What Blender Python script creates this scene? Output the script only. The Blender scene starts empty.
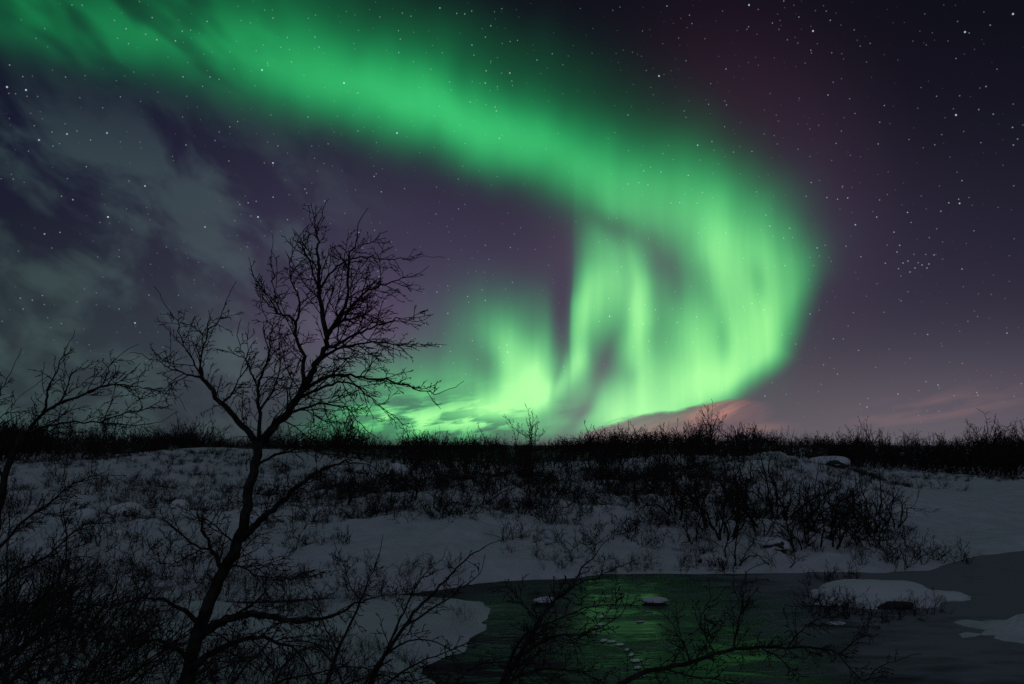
import bpy, bmesh, math
import numpy as np
from mathutils import Vector, Matrix

# ------------------------------------------------------------------ camera
SC = bpy.context.scene
COL = SC.collection
W_PX, H_PX, FPX = 1024.0, 684.0, 730.0
CAM_Z, PITCH = 5.0, math.radians(8.0)
cd = bpy.data.cameras.new("camera")
cam = bpy.data.objects.new("camera", cd)
COL.objects.link(cam)
cam.location = (0, 0, CAM_Z)
cam.rotation_euler = (math.radians(90) + PITCH, 0, 0)
cd.sensor_width = 36.0
cd.lens = 36.0 * FPX / W_PX
cd.clip_start = 0.05
cd.clip_end = 20000
SC.camera = cam
SC.view_settings.view_transform = 'Standard'
SC.view_settings.look = 'None'
SC.view_settings.exposure = 0.0
SC.view_settings.gamma = 1.0
SC.cycles.max_bounces = 4
SC.cycles.diffuse_bounces = 2
SC.cycles.glossy_bounces = 3
SC.cycles.use_denoising = False      # a long high-ISO exposure keeps its grain
SC.cycles.use_adaptive_sampling = True
SC.cycles.adaptive_threshold = 0.01

FWD = np.array([0, math.cos(PITCH), math.sin(PITCH)])
UPV = np.array([0, -math.sin(PITCH), math.cos(PITCH)])


def ray(px, py):
    """direction (x, y, z) that the photograph's pixel looks along, scaled to y = 1"""
    d = FWD + np.array([1, 0, 0]) * (px - W_PX / 2) / FPX + UPV * (H_PX / 2 - py) / FPX
    return d / d[1]


def at(px, py, depth):
    d = ray(px, py)
    return np.array([d[0] * depth, depth, CAM_Z + d[2] * depth])


# ------------------------------------------------------------------ night sky
# Everything in the sky is laid out in compass bearing / elevation (scaled to about a pixel per unit).
K = FPX


def sky_uv(px, py):
    d = ray(px, py)
    d = d / np.linalg.norm(d)
    return np.array([math.atan2(d[0], d[1]) * K, math.asin(d[2]) * K])


def ellipse(px, py, rx, ry, ang):
    """centre, radii and rotation in the sky's own coordinates"""
    c = sky_uv(px, py)
    e = 2.0
    J = np.array([(sky_uv(px + e, py) - sky_uv(px - e, py)) / (2 * e),
                  (sky_uv(px, py - e) - sky_uv(px, py + e)) / (2 * e)]).T
    t = math.radians(ang)
    R = np.array([[math.cos(t), -math.sin(t)], [math.sin(t), math.cos(t)]])
    C = J @ R @ np.diag([rx * rx, ry * ry]) @ R.T @ J.T
    w, v = np.linalg.eigh(C)
    a = math.atan2(v[1, 1], v[0, 1])
    return c, (math.sqrt(w[1]), math.sqrt(w[0])), a


world = bpy.data.worlds.new("World")
SC.world = world
world.use_nodes = True
NT = world.node_tree
NT.nodes.clear()


def node(kind, **kw):
    n = NT.nodes.new(kind)
    for k, v in kw.items():
        setattr(n, k, v)
    return n


def put(sock, v):
    if hasattr(v, 'is_linked') or isinstance(v, bpy.types.NodeSocket):
        NT.links.new(v, sock)
    else:
        sock.default_value = v


def M(op, *a, clamp=False):
    n = node('ShaderNodeMath', operation=op, use_clamp=clamp)
    for i, v in enumerate(a):
        put(n.inputs[i], v)
    return n.outputs[0]


def VM(op, *a, out=0):
    n = node('ShaderNodeVectorMath', operation=op)
    for i, v in enumerate(a):
        if op == 'SCALE' and i == 1:
            put(n.inputs['Scale'], v)
        else:
            put(n.inputs[i], v)
    return n.outputs[out]


def ramp(v, f0, f1, t0=0.0, t1=1.0, kind='SMOOTHSTEP'):
    n = node('ShaderNodeMapRange', interpolation_type=kind)
    n.clamp = True
    for i, x in enumerate((v, f0, f1, t0, t1)):
        put(n.inputs[i], x)
    return n.outputs[0]


def comb(x, y, z=0.0):
    n = node('ShaderNodeCombineXYZ')
    put(n.inputs[0], x); put(n.inputs[1], y); put(n.inputs[2], z)
    return n.outputs[0]


def noise(vec, scale=1.0, detail=3.0, rough=0.5, dist=0.0, out=0):
    n = node('ShaderNodeTexNoise', noise_dimensions='2D')
    put(n.inputs['Vector'], vec)
    n.inputs['Scale'].default_value = scale
    n.inputs['Detail'].default_value = detail
    n.inputs['Roughness'].default_value = rough
    n.inputs['Distortion'].default_value = dist
    return n.outputs[out]


def mapped(vec, loc=(0, 0, 0), rot=0.0, scale=(1, 1, 1)):
    n = node('ShaderNodeMapping', vector_type='TEXTURE')
    put(n.inputs['Vector'], vec)
    n.inputs['Location'].default_value = loc
    n.inputs['Rotation'].default_value = (0, 0, rot)
    n.inputs['Scale'].default_value = scale
    return n.outputs[0]


def blob(vec, px, py, rx, ry, ang=0.0):
    """soft elliptical glow; ang is counter-clockwise from level"""
    c, r, a = ellipse(px, py, rx, ry, ang)
    q = VM('SUBTRACT', vec, (c[0], c[1], 0))
    d1 = VM('DOT_PRODUCT', q, (math.cos(a) / r[0], math.sin(a) / r[0], 0), out=1)
    d2 = VM('DOT_PRODUCT', q, (-math.sin(a) / r[1], math.cos(a) / r[1], 0), out=1)
    return M('POWER', 0.36788, M('MULTIPLY_ADD', d2, d2, M('MULTIPLY', d1, d1)))


tc = node('ShaderNodeTexCoord')
dirv = VM('NORMALIZE', tc.outputs['Generated'])
sep = node('ShaderNodeSeparateXYZ')
NT.links.new(dirv, sep.inputs[0])
azim = M('MULTIPLY', M('ARCTAN2', sep.outputs[0], sep.outputs[1]), K)
elev = M('MULTIPLY', M('ARCSINE', sep.outputs[2]), K)
P = comb(azim, elev)

# gentle warp, so that no glow is a clean ellipse
nz = comb(noise(mapped(P, (0, 0, 0), 0, (90, 130, 1)), 1.0, 2.0, 0.5), noise(mapped(P, (700, 300, 0), 0, (90, 130, 1)), 1.0, 2.0, 0.5), 0.5)
PW = VM('ADD', P, VM('MULTIPLY', VM('SUBTRACT', nz, (0.5, 0.5, 0.5)), (26, 30, 0)))

# --- aurora: (x, y, rx, ry, angle, strength)
AUR = [
    # long band crossing the sky from the upper left
    (-150, -50, 190, 48, -6, .20), (10, 10, 120, 34, -6, .15), (130, 34, 90, 32, -8, .14),
    (225, 55, 90, 38, -10, .20), (300, 66, 90, 44, -13, .20), (370, 92, 85, 36, -15, .27),
    (445, 118, 85, 34, -17, .35), (520, 145, 80, 33, -20, .30), (590, 172, 75, 36, -22, .24),
    (390, 50, 180, 50, -16, .09), (650, 203, 80, 55, -25, .27), (520, 90, 120, 45, -22, .03),
    (700, 190, 90, 50, -40, .08), (200, -10, 180, 36, 0, .06),
    # outer curl at the right
    (715, 225, 60, 46, -40, .20), (766, 255, 40, 52, 15, .34), (780, 305, 30, 46, -8, .28),
    (728, 265, 26, 70, 14, .30), (748, 352, 40, 46, -35, .50), (692, 345, 40, 60, 10, .56),
    (710, 386, 46, 22, 24, .38), (655, 394, 44, 34, 14, .42), (608, 410, 34, 28, 16, .52),
    (636, 318, 13, 68, 3, .64), (600, 280, 24, 50, 0, .58), (584, 318, 13, 48, -2, .44),
    (572, 366, 13, 26, -28, .52), (548, 398, 26, 12, 42, .50), (640, 300, 40, 60, 0, .12),
    (752, 320, 30, 60, 10, .18),
    # inner curl at the left of it
    (508, 344, 18, 26, 35, .20), (528, 366, 20, 26, 22, .30), (534, 384, 18, 20, -8, .30), (514, 400, 32, 20, 45, .42),
    (484, 418, 44, 16, 24, .44), (505, 350, 52, 42, -25, .20), (435, 420, 76, 16, 6, .58),
    (445, 395, 85, 34, 0, .44), (385, 425, 60, 16, 0, .26), (500, 320, 60, 44, 0, .08),
    (546, 350, 13, 40, 0, .26), (520, 372, 30, 36, 0, .12), (548, 428, 30, 10, 20, .25), (640, 420, 60, 16, 12, .30),
]
acc = 0.0
for (x, y, rx, ry, ang, s) in AUR:
    g = blob(PW, x, y, rx, ry, ang)
    n = node('ShaderNodeMath', operation='MULTIPLY_ADD')
    put(n.inputs[0], g); n.inputs[1].default_value = s; put(n.inputs[2], acc)
    acc = n.outputs[0]
# dark gaps between the folds
DARK = [
    (604, 364, 7, 36, -20, .42), (664, 260, 19, 24, 30, .46), (676, 284, 12, 28, 0, .32),
    (618, 228, 40, 13, -18, .50), (758, 280, 9, 22, 12, .25), (723, 338, 9, 26, 5, .28),
    (579, 412, 22, 8, 52, .62), (486, 362, 16, 22, 35, .40), (490, 225, 80, 34, -18, .9),
    (632, 376, 8, 12, 0, .15), (558, 372, 4, 26, -14, .30), (668, 335, 14, 26, 10, .18),
]
for (x, y, rx, ry, ang, s) in DARK:
    g = blob(PW if rx > 14 else P, x, y, rx, ry, ang)
    acc = M('MULTIPLY', acc, M('MULTIPLY_ADD', g, -s, 1.0))
# crisp left border of the bright folds
def side(p, q):
    """distance from the line p-q, positive to its right when walking from p to q"""
    a, b = sky_uv(*p), sky_uv(*q)
    t = (b - a) / np.linalg.norm(b - a)
    n_ = np.array([t[1], -t[0]])
    return M('SUBTRACT', VM('DOT_PRODUCT', PE, (n_[0], n_[1], 0), out=1), float(n_ @ a))


PE = VM('ADD', P, VM('MULTIPLY', VM('SUBTRACT', nz, (0.5, 0.5, 0.5)), (8, 8, 0)))
left = ramp(side((570, 420), (573, 150)), 2.5, -2.5)
acc = M('MULTIPLY', acc, M('SUBTRACT', 1.0, M('MULTIPLY', left, M('MULTIPLY', blob(P, 562, 292, 15, 80), 0.93))))
# crisp outer hem of the curl
h1 = side((812, 270), (782, 352))
h2 = side((808, 332), (690, 421))
out_ = M('MAXIMUM', M('MULTIPLY', h1, -1.0), M('MULTIPLY', h2, -1.0))
out_ = M('MULTIPLY', ramp(out_, -10, 20), ramp(azim, sky_uv(600, 400)[0], sky_uv(690, 400)[0]))
out_ = M('MULTIPLY', out_, ramp(elev, sky_uv(800, 235)[1], sky_uv(800, 300)[1]))
acc = M('MULTIPLY', acc, M('MULTIPLY_ADD', out_, -0.93, 1.0))
# fine vertical rays
rays = noise(mapped(PW, (0, 0, 0), 0, (20, 420, 1)), 1.0, 2.0, 0.5)
rays2 = noise(mapped(P, (0, 0, 0), 0, (7, 500, 1)), 1.0, 1.0, 0.5)
low = ramp(elev, sky_uv(512, 120)[1], sky_uv(512, 300)[1])
rr = M('ADD', M('MULTIPLY', M('SUBTRACT', rays, 0.5), 0.5), M('MULTIPLY', M('SUBTRACT', rays2, 0.5), 0.12))
acc = M('MULTIPLY', acc, M('MULTIPLY_ADD', rr, M('MULTIPLY_ADD', low, 0.6, 0.12), 1.0))
# torn texture inside the band at the far left
tear = noise(mapped(P, (0, 0, 0), math.radians(-25), (80, 34, 1)), 1.0, 2.0, 0.5, 0.0)
lm = ramp(azim, sky_uv(330, 100)[0], sky_uv(120, 100)[0])
lm = M('MULTIPLY', lm, ramp(elev, sky_uv(200, 140)[1], sky_uv(200, 100)[1]))
acc = M('MULTIPLY', acc, M('SUBTRACT', 1.0, M('MULTIPLY', lm, ramp(tear, 0.42, 0.75, 0.0, 0.6))))

# low cloud banks over the aurora at the horizon
cl = noise(mapped(P, (3, 0, 0), math.radians(10), (50, 11, 1)), 1.0, 4.0, 0.55, 0.15)
clm = M('ADD', blob(P, 395, 412, 80, 22, 4), blob(P, 470, 428, 70, 12, 4))
clm = M('ADD', clm, M('MULTIPLY', blob(P, 545, 408, 30, 7, 0), 0.5))
acc = M('MULTIPLY', acc, M('SUBTRACT', 1.0, M('MULTIPLY', M('MINIMUM', clm, 1.0), ramp(cl, 0.40, 0.58, 0.0, 0.70))))
# reddish cloud bank under the big curl
edge = noise(mapped(P, (0, 0, 0), math.radians(14), (34, 9, 1)), 1.0, 4.0, 0.6)
bank = M('ADD', blob(P, 655, 429, 90, 17, 9), blob(P, 728, 418, 36, 15, 12))
bank = ramp(M('ADD', bank, M('MULTIPLY', M('SUBTRACT', edge, 0.5), 0.5)), 0.30, 0.62)
acc = M('MULTIPLY', acc, M('MULTIPLY_ADD', bank, -0.88, 1.0))
acc = M('SMOOTH_MIN', M('MAXIMUM', acc, 0.0), 0.97, 0.35)
acc = M('MULTIPLY', acc, M('MULTIPLY_ADD', low, 0.14, 1.0))

a2 = M('POWER', acc, 2.4)
aur = comb(M('MULTIPLY', a2, M('MULTIPLY_ADD', low, 0.20, 0.09)),
           M('MULTIPLY', M('POWER', acc, 1.12), 0.90),
           M('ADD', M('MULTIPLY', acc, 0.19), M('MULTIPLY', a2, 0.06)))

# --- base sky glow: (x, y, rx, ry, angle, (r, g, b))
BASE = [
    (460, 290, 220, 130, 0, (.038, .029, .058)), (350, 335, 75, 50, 0, (.034, .012, .034)),
    (480, 400, 200, 100, 0, (.045, .038, .048)), (850, 455, 300, 95, 0, (.112, .098, .108)),
    (950, 300, 260, 150, 0, (.018, .015, .030)), (740, 95, 100, 80, -30, (.015, .005, .010)),
    (810, 230, 80, 110, 0, (.020, .012, .022)), (640, 250, 90, 60, 0, (.040, .026, .036)),
    (60, 390, 330, 120, 0, (.019, .032, .032)), (260, 200, 240, 150, 0, (.009, .009, .020)),
    (600, 410, 80, 60, 0, (.070, .045, .060)), (690, 290, 100, 90, 0, (.026, .018, .028)),
    (50, 130, 200, 110, 0, (.000, .001, .008)),
    (1200, 420, 300, 90, 0, (.030, .024, .034)), (-300, 380, 300, 120, 0, (.008, .012, .016)),
]
base = (.0045, .0045, .0095)
for (x, y, rx, ry, ang, c) in BASE:
    g = blob(P, x, y, rx, ry, ang)
    n = node('ShaderNodeVectorMath', operation='MULTIPLY_ADD')
    g3 = comb(g, g, g)
    put(n.inputs[0], g3); n.inputs[1].default_value = c
    if isinstance(base, tuple):
        n.inputs[2].default_value = base
    else:
        put(n.inputs[2], base)
    base = n.outputs[0]

# thin veil clouds on the left
v1 = noise(mapped(PW, (40, 10, 0), math.radians(-28), (84, 46, 1)), 1.0, 4.0, 0.55, 0.15)
v2 = noise(mapped(P, (0, 77, 0), math.radians(-32), (330, 120, 1)), 1.0, 2.0, 0.5)
vz = M('MULTIPLY', ramp(azim, sky_uv(430, 250)[0], sky_uv(200, 250)[0]), ramp(elev, sky_uv(200, 60)[1], sky_uv(200, 190)[1]))
veil = M('MULTIPLY', vz, ramp(M('ADD', v1, M('MULTIPLY', v2, 0.5)), 0.62, 0.98))
base = VM('ADD', base, VM('SCALE', (.022, .042, .035), veil))
# red and brown tints in the far clouds
wisp = ramp(noise(mapped(P, (5, 3, 0), math.radians(22), (40, 6, 1)), 1.0, 3.0, 0.5), 0.3, 0.65, 0.35, 1.1)
red = M('MULTIPLY', M('MULTIPLY', bank, wisp), M('ADD', blob(P, 716, 412, 27, 9, 14), M('MULTIPLY', blob(P, 650, 428, 60, 14, 6), 0.30)))
red = M('ADD', red, M('MULTIPLY', blob(P, 764, 428, 22, 5, 4), 0.30))
s1 = noise(mapped(P, (5, 0, 0), math.radians(10), (60, 9, 1)), 1.0, 3.0, 0.55)
red = M('ADD', red, M('MULTIPLY', M('MULTIPLY', blob(P, 940, 408, 90, 13, 9), ramp(s1, 0.35, 0.7)), 0.24))
base = VM('ADD', base, VM('SCALE', (.30, .105, .060), red))
base = VM('ADD', base, VM('SCALE', (.030, .012, .008), bank))
sky = VM('ADD', base, aur)

# --- stars
def star_layer(cell, rad, seed, lo, hi, gain, tint):
    n = node('ShaderNodeTexVoronoi', voronoi_dimensions='2D', feature='F1')
    put(n.inputs['Vector'], mapped(P, (seed, seed * 1.7, 0), 0.3, (cell, cell, 1)))
    n.inputs['Scale'].default_value = 1.0
    d = M('MULTIPLY', n.outputs['Distance'], cell)
    s = node('ShaderNodeSeparateColor')
    NT.links.new(n.outputs['Color'], s.inputs[0])
    b = ramp(s.outputs[0], lo, hi, 0.0, 1.0, 'LINEAR')
    b = M('POWER', b, 3.5)
    m = M('MULTIPLY', ramp(d, rad, rad * 0.25), M('MULTIPLY', b, gain))
    c = comb(M('MULTIPLY_ADD', s.outputs[1], tint[0] - 0.92, 0.92), 0.86, M('MULTIPLY_ADD', s.outputs[1], 0.22, 0.80))
    return VM('SCALE', c, m)

up = ramp(elev, 0, 90, 0.15, 1.0)
st = star_layer(8.0, 0.72, 11.3, 0.52, 1.0, 0.40, (0.72, 0.86, 1.0, 1))
st = VM('ADD', st, star_layer(27.0, 0.85, 53.1, 0.72, 1.0, 0.55, (0.62, 0.78, 1.0, 1)))
patch = ramp(noise(mapped(P, (9, 31, 0), 0, (120, 120, 1)), 1.0, 2.0), 0.3, 0.7, 0.4, 1.3)
st = VM('SCALE', st, M('MULTIPLY', up, patch))

STARS_B = [(749, 5), (813, 31), (1013, 14), (965, 32), (659, 76), (135, 323), (107, 133), (39, 140), (145, 186),
           (273, 163), (956, 115), (7, 87), (26, 90), (67, 134), (344, 83), (258, 217), (205, 227), (108, 217),
           (262, 70), (397, 133)]
STARS_M = [(726, 69), (628, 115), (628, 184), (828, 95), (667, 6), (766, 215), (810, 314), (1007, 333), (440, 8), (537, 60),
           (129, 181), (315, 37), (319, 47), (358, 93), (273, 18), (108, 217), (305, 189), (186, 145), (308, 117), (77, 131),
           (52, 132), (53, 146), (119, 309), (437, 292), (867, 407), (898, 394), (938, 385), (765, 396), (962, 269),
           (897, 252), (908, 261), (910, 272), (922, 265), (927, 268), (929, 264), (915, 268), (934, 255),
           (903, 263)]
for lst, rad, gain in ((STARS_B, 1.0, 0.8), (STARS_M, 0.75, 0.36)):
    d = 1e3
    for (x, y) in lst:
        c = sky_uv(x, y)
        d = M('MINIMUM', VM('DISTANCE', P, (c[0], c[1], 0), out=1), d)
    st = VM('ADD', st, VM('SCALE', (0.62, 0.78, 1.0), M('MULTIPLY', ramp(d, rad, rad * 0.3), gain)))
st = VM('SCALE', st, M('MULTIPLY_ADD', blob(P, 60, 400, 260, 90), -0.85, 1.0))
sky = VM('ADD', sky, VM('SCALE', st, M('MULTIPLY_ADD', veil, -0.5, 1.0)))
# unseen fill glow added overhead and behind the camera to brighten the snow
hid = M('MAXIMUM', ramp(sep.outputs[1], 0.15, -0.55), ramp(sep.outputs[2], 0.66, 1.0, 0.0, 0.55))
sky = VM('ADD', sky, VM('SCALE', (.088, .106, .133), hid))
# the world below the horizon is dark ground
gnd = ramp(elev, -30, -2)
sky = VM('SCALE', sky, gnd)
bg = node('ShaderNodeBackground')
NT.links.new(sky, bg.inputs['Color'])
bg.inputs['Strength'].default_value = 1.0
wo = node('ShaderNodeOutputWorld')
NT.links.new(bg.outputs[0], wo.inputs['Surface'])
world.cycles.sampling_method = 'MANUAL'
world.cycles.sample_map_resolution = 512

# ------------------------------------------------------------------ materials
def principled(name, color, rough=0.8, spec=0.3):
    m = bpy.data.materials.new(name)
    m.use_nodes = True
    b = m.node_tree.nodes['Principled BSDF']
    b.inputs['Base Color'].default_value = (*color, 1)
    b.inputs['Roughness'].default_value = rough
    b.inputs['Specular IOR Level'].default_value = spec
    return m, m.node_tree, b


def nt_noise(nt, scale, detail=4.0, rough=0.55, vec=None, dist=0.0):
    n = nt.nodes.new('ShaderNodeTexNoise')
    n.inputs['Scale'].default_value = scale
    n.inputs['Detail'].default_value = detail
    n.inputs['Roughness'].default_value = rough
    n.inputs['Distortion'].default_value = dist
    if vec is None:
        g = nt.nodes.new('ShaderNodeNewGeometry')
        vec = g.outputs['Position']
    nt.links.new(vec, n.inputs['Vector'])
    return n.outputs[0]


def nt_range(nt, v, a, b, c=0.0, d=1.0):
    n = nt.nodes.new('ShaderNodeMapRange')
    nt.links.new(v, n.inputs[0])
    for i, x in enumerate((a, b, c, d)):
        n.inputs[i + 1].default_value = x
    return n.outputs[0]


def nt_mix(nt, f, c1, c2):
    n = nt.nodes.new('ShaderNodeMix')
    n.data_type = 'RGBA'
    nt.links.new(f, n.inputs[0])
    for i, c in ((6, c1), (7, c2)):
        if isinstance(c, tuple):
            n.inputs[i].default_value = (*c, 1)
        else:
            nt.links.new(c, n.inputs[i])
    return n.outputs[2]


def nt_math(nt, op, a, b):
    n = nt.nodes.new('ShaderNodeMath')
    n.operation = op
    for i, v in enumerate((a, b)):
        if isinstance(v, (int, float)):
            n.inputs[i].default_value = v
        else:
            nt.links.new(v, n.inputs[i])
    return n.outputs[0]


def nt_bump(nt, h, strength, dist, target):
    n = nt.nodes.new('ShaderNodeBump')
    n.inputs['Strength'].default_value = strength
    n.inputs['Distance'].default_value = dist
    nt.links.new(h, n.inputs['Height'])
    nt.links.new(n.outputs[0], target.inputs['Normal'])


SNOW_C, SNOW_D, HEATH = (.60, .62, .66), (.50, .52, .56), (.035, .026, .022)
# terrain: wind-packed snow with heath showing where the 'bare' attribute says so
m_ter, nt, b = principled("snow_ground", SNOW_C, .75, .2)
at_ = nt.nodes.new('ShaderNodeAttribute'); at_.attribute_name = 'bare'
sp = nt_noise(nt, 2.6, 5.0, .68)
sp2 = nt_noise(nt, .45, 3.0, .5)
f = nt_math(nt, 'ADD', nt_math(nt, 'MULTIPLY', at_.outputs['Fac'], 1.0), nt_math(nt, 'ADD', nt_math(nt, 'MULTIPLY', sp, .9), nt_math(nt, 'MULTIPLY', sp2, .5)))
f = nt_range(nt, f, 1.02, 1.14)
sc_ = nt_mix(nt, nt_range(nt, nt_noise(nt, .9, 3.0), .35, .65), SNOW_C, SNOW_D)
cr = nt_mix(nt, f, sc_, HEATH)
nt.links.new(cr, b.inputs['Base Color'])
h = nt_math(nt, 'ADD', nt_noise(nt, 6.0, 4.0, .5), nt_math(nt, 'MULTIPLY', nt_noise(nt, 1.1, 3.0, .5), 3.0))
nt_bump(nt, h, .55, .09, b)

# plain snow for boulders, floes and caps
m_snow, nt, b = principled("snow_cap", (.62, .64, .68), .75, .2)
nt_bump(nt, nt_noise(nt, 5.0, 4.0, .5), .4, .05, b)

# bark
m_bark, nt, b = principled("bark", (.03, .024, .022), .9, .1)
c = nt_mix(nt, nt_range(nt, nt_noise(nt, 9.0, 5.0, .65), .42, .62), (.016, .013, .012), (.050, .042, .040))
nt.links.new(c, b.inputs['Base Color'])
nt_bump(nt, nt_noise(nt, 40.0, 3.0, .6), .6, .01, b)
m_twig, nt, b = principled("twig", (.032, .022, .022), .9, .08)
m_rock, nt, b = principled("rock", (.05, .047, .045), .9, .2)
nt_bump(nt, nt_noise(nt, 4.0, 5.0, .6), .6, .06, b)

# river: open water between skins of thin grey ice
m_wat, nt, b = principled("river_water", (.006, .010, .010), .08, .35)
geo = nt.nodes.new('ShaderNodeNewGeometry')
mp = nt.nodes.new('ShaderNodeMapping'); mp.inputs['Scale'].default_value = (.55, 1.5, 1.0)
nt.links.new(geo.outputs['Position'], mp.inputs['Vector'])
ice_n = nt_noise(nt, .55, 5.0, .62, mp.outputs[0], .6)
sepx = nt.nodes.new('ShaderNodeSeparateXYZ'); nt.links.new(geo.outputs['Position'], sepx.inputs[0])
east = nt_range(nt, sepx.outputs[0], 3.5, 8.5, 0.0, .3)     # ice grows solid towards the east
ice = nt_range(nt, nt_math(nt, 'ADD', ice_n, east), .46, .56)
vor = nt.nodes.new('ShaderNodeTexVoronoi'); vor.feature = 'DISTANCE_TO_EDGE'; vor.inputs['Scale'].default_value = .9
wv = nt.nodes.new('ShaderNodeVectorMath'); wv.operation = 'MULTIPLY_ADD'
nz3 = nt.nodes.new('ShaderNodeTexNoise'); nz3.inputs['Scale'].default_value = 1.4; nz3.inputs['Detail'].default_value = 4
nt.links.new(mp.outputs[0], nz3.inputs['Vector']); nt.links.new(nz3.outputs['Color'], wv.inputs[0])
wv.inputs[1].default_value = (.9, .9, .9); nt.links.new(mp.outputs[0], wv.inputs[2])
nt.links.new(wv.outputs[0], vor.inputs['Vector'])
crack = nt_range(nt, vor.outputs['Distance'], .02, .07)
crack2 = nt_math(nt, 'MAXIMUM', crack, nt_range(nt, sepx.outputs[0], 5.0, 8.0))
icec = nt_mix(nt, nt_range(nt, nt_noise(nt, 1.1, 4.0, .6, mp.outputs[0]), .4, .7), (.035, .042, .045), (.085, .095, .10))
ice = nt_math(nt, 'MULTIPLY', ice, crack2)
dust_n = nt_noise(nt, .8, 5.0, .6, mp.outputs[0], .3)
dust = nt_range(nt, nt_math(nt, 'ADD', dust_n, nt_range(nt, sepx.outputs[0], 3.5, 13.0, -.20, .30)), .44, .72)
icec = nt_mix(nt, dust, icec, (.21, .225, .25))
col_ = nt_mix(nt, ice, (.004, .008, .008), icec)
nt.links.new(col_, b.inputs['Base Color'])
nt.links.new(nt_math(nt, 'ADD', nt_range(nt, ice, 0, 1, .10, .38), nt_math(nt, 'MULTIPLY', dust, .3)), b.inputs['Roughness'])
b.inputs['IOR'].default_value = 1.075
rip = nt_math(nt, 'ADD', nt_math(nt, 'MULTIPLY', nt_noise(nt, 3.0, 3.0, .5, mp.outputs[0]), .6), nt_math(nt, 'MULTIPLY', ice, .5))
nt_bump(nt, rip, .22, .06, b)
m_ice, nt, b = principled("ice_crust", (.62, .66, .68), .4, .4)
nt_bump(nt, nt_noise(nt, 9.0, 4.0, .6), .6, .03, b)


# ------------------------------------------------------------------ object helpers
def tag(o, label=None, cat=None, group=None, kind=None):
    if label: o['label'] = label
    if cat: o['category'] = cat
    if group: o['group'] = group
    if kind: o['kind'] = kind
    return o


def link(name, me, parent=None):
    o = bpy.data.objects.new(name, me)
    COL.objects.link(o)
    if parent is not None:
        o.parent = parent
    return o


def empty(name, loc):
    o = bpy.data.objects.new(name, None)
    o.empty_display_size = .2
    o.location = loc
    COL.objects.link(o)
    return o


def mesh_from(name, V, F, mat, smooth=True):
    me = bpy.data.meshes.new(name)
    me.from_pydata([tuple(map(float, v)) for v in V], [], F)
    me.materials.append(mat)
    if smooth:
        me.polygons.foreach_set('use_smooth', [True] * len(me.polygons))
    me.update()
    return me


# value noise for the terrain
rs = np.random.RandomState(7)
LAT = rs.rand(256, 256)


def vnoise(x, y):
    xi = np.floor(x).astype(int); yi = np.floor(y).astype(int)
    fx = x - xi; fy = y - yi
    fx = fx * fx * (3 - 2 * fx); fy = fy * fy * (3 - 2 * fy)
    a = LAT[xi & 255, yi & 255]; b_ = LAT[(xi + 1) & 255, yi & 255]
    c_ = LAT[xi & 255, (yi + 1) & 255]; d_ = LAT[(xi + 1) & 255, (yi + 1) & 255]
    return (a * (1 - fx) + b_ * fx) * (1 - fy) + (c_ * (1 - fx) + d_ * fx) * fy - .5


def fbm(x, y, octv=4):
    s, a = 0, 1.0
    for k in range(octv):
        s = s + a * vnoise(x * 2 ** k + 17 * k, y * 2 ** k + 31 * k)
        a *= .5
    return s


# ------------------------------------------------------------------ lie of the land
CP = [(0, 0, 3.3), (-3, 0, 3.6), (3, 0, 3.0), (-2.2, 7, 2.2), (0, 8, 1.5), (3, 6, 1.5), (6, 6, .9), (0, 12, .75), (-3, 12, 1.25),
      (-6, 12, 1.8), (-10, 12, 2.2), (-3, 16, .7), (-8, 17, 1.0), (-1, 18, .5), (-2, 21, .45), (-6, 21, .5), (-12, 20, .8),
      (0, -12, 5.5), (-12, -10, 6.5), (12, -10, 5), (0, -60, 12), (-60, -40, 12), (60, -40, 9), (-60, 0, 9), (60, 0, 3),  # unseen rise behind the camera, shaped to block sky light from there
      (0, -600, 15), (-600, 0, 12), (600, 0, 8), (14, 3, .8), (25, 6, .6), (-16, 8, 3.5), (-4, 5, 3.0)]
for px, py, D in [(0, 590, 27), (150, 585, 27), (300, 583, 27), (100, 540, 33), (250, 540, 33), (350, 545, 32), (200, 510, 44), (60, 520, 40),
                  (100, 500, 50), (300, 505, 45), (160, 452, 80), (230, 462, 75), (90, 462, 76), (300, 474, 75), (0, 456, 90), (-150, 446, 95), (60, 448, 120),
                  (-100, 500, 45), (-150, 560, 30), (400, 548, 31), (500, 552, 31), (500, 520, 38), (500, 490, 55), (500, 474, 80), (500, 463, 120), (400, 476, 75),
                  (600, 562, 30.5), (600, 530, 36), (650, 520, 38), (650, 490, 52), (680, 466, 80), (590, 467, 90), (820, 463, 62), (770, 472, 56),
                  (862, 478, 62), (740, 500, 45), (800, 545, 33), (820, 510, 42), (700, 552, 33), (760, 458, 85), (900, 548, 36), (890, 516, 48),
                  (1000, 516, 50), (1000, 545, 36), (950, 487, 80), (1040, 486, 80), (900, 487, 76), (1000, 474, 110), (900, 463, 150), (1150, 490, 75), (1150, 540, 36),
                  (1000, 448, 240), (880, 451, 240), (800, 448, 230), (680, 445, 220), (600, 449, 230), (500, 449, 240), (400, 450, 220), (600, 455, 140), (400, 456, 140), (900, 458, 150), (300, 449, 220), (200, 447, 200), (60, 443, 180), (-60, 441, 180)]:
    p = at(px, py, D)
    CP.append(tuple(p))
for px in (-400, 0, 500, 1000, 1400):
    CP.append((ray(px, 400)[0] * 420, 420, 3.2)); CP.append((ray(px, 400)[0] * 1500, 1500, 1.0)); CP.append((ray(px, 400)[0] * 4500, 4500, -4.0))
CP = np.array(CP)


def warpc(x, y):
    return np.arcsinh(x / 12.0), np.arcsinh(y / 12.0)


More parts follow.
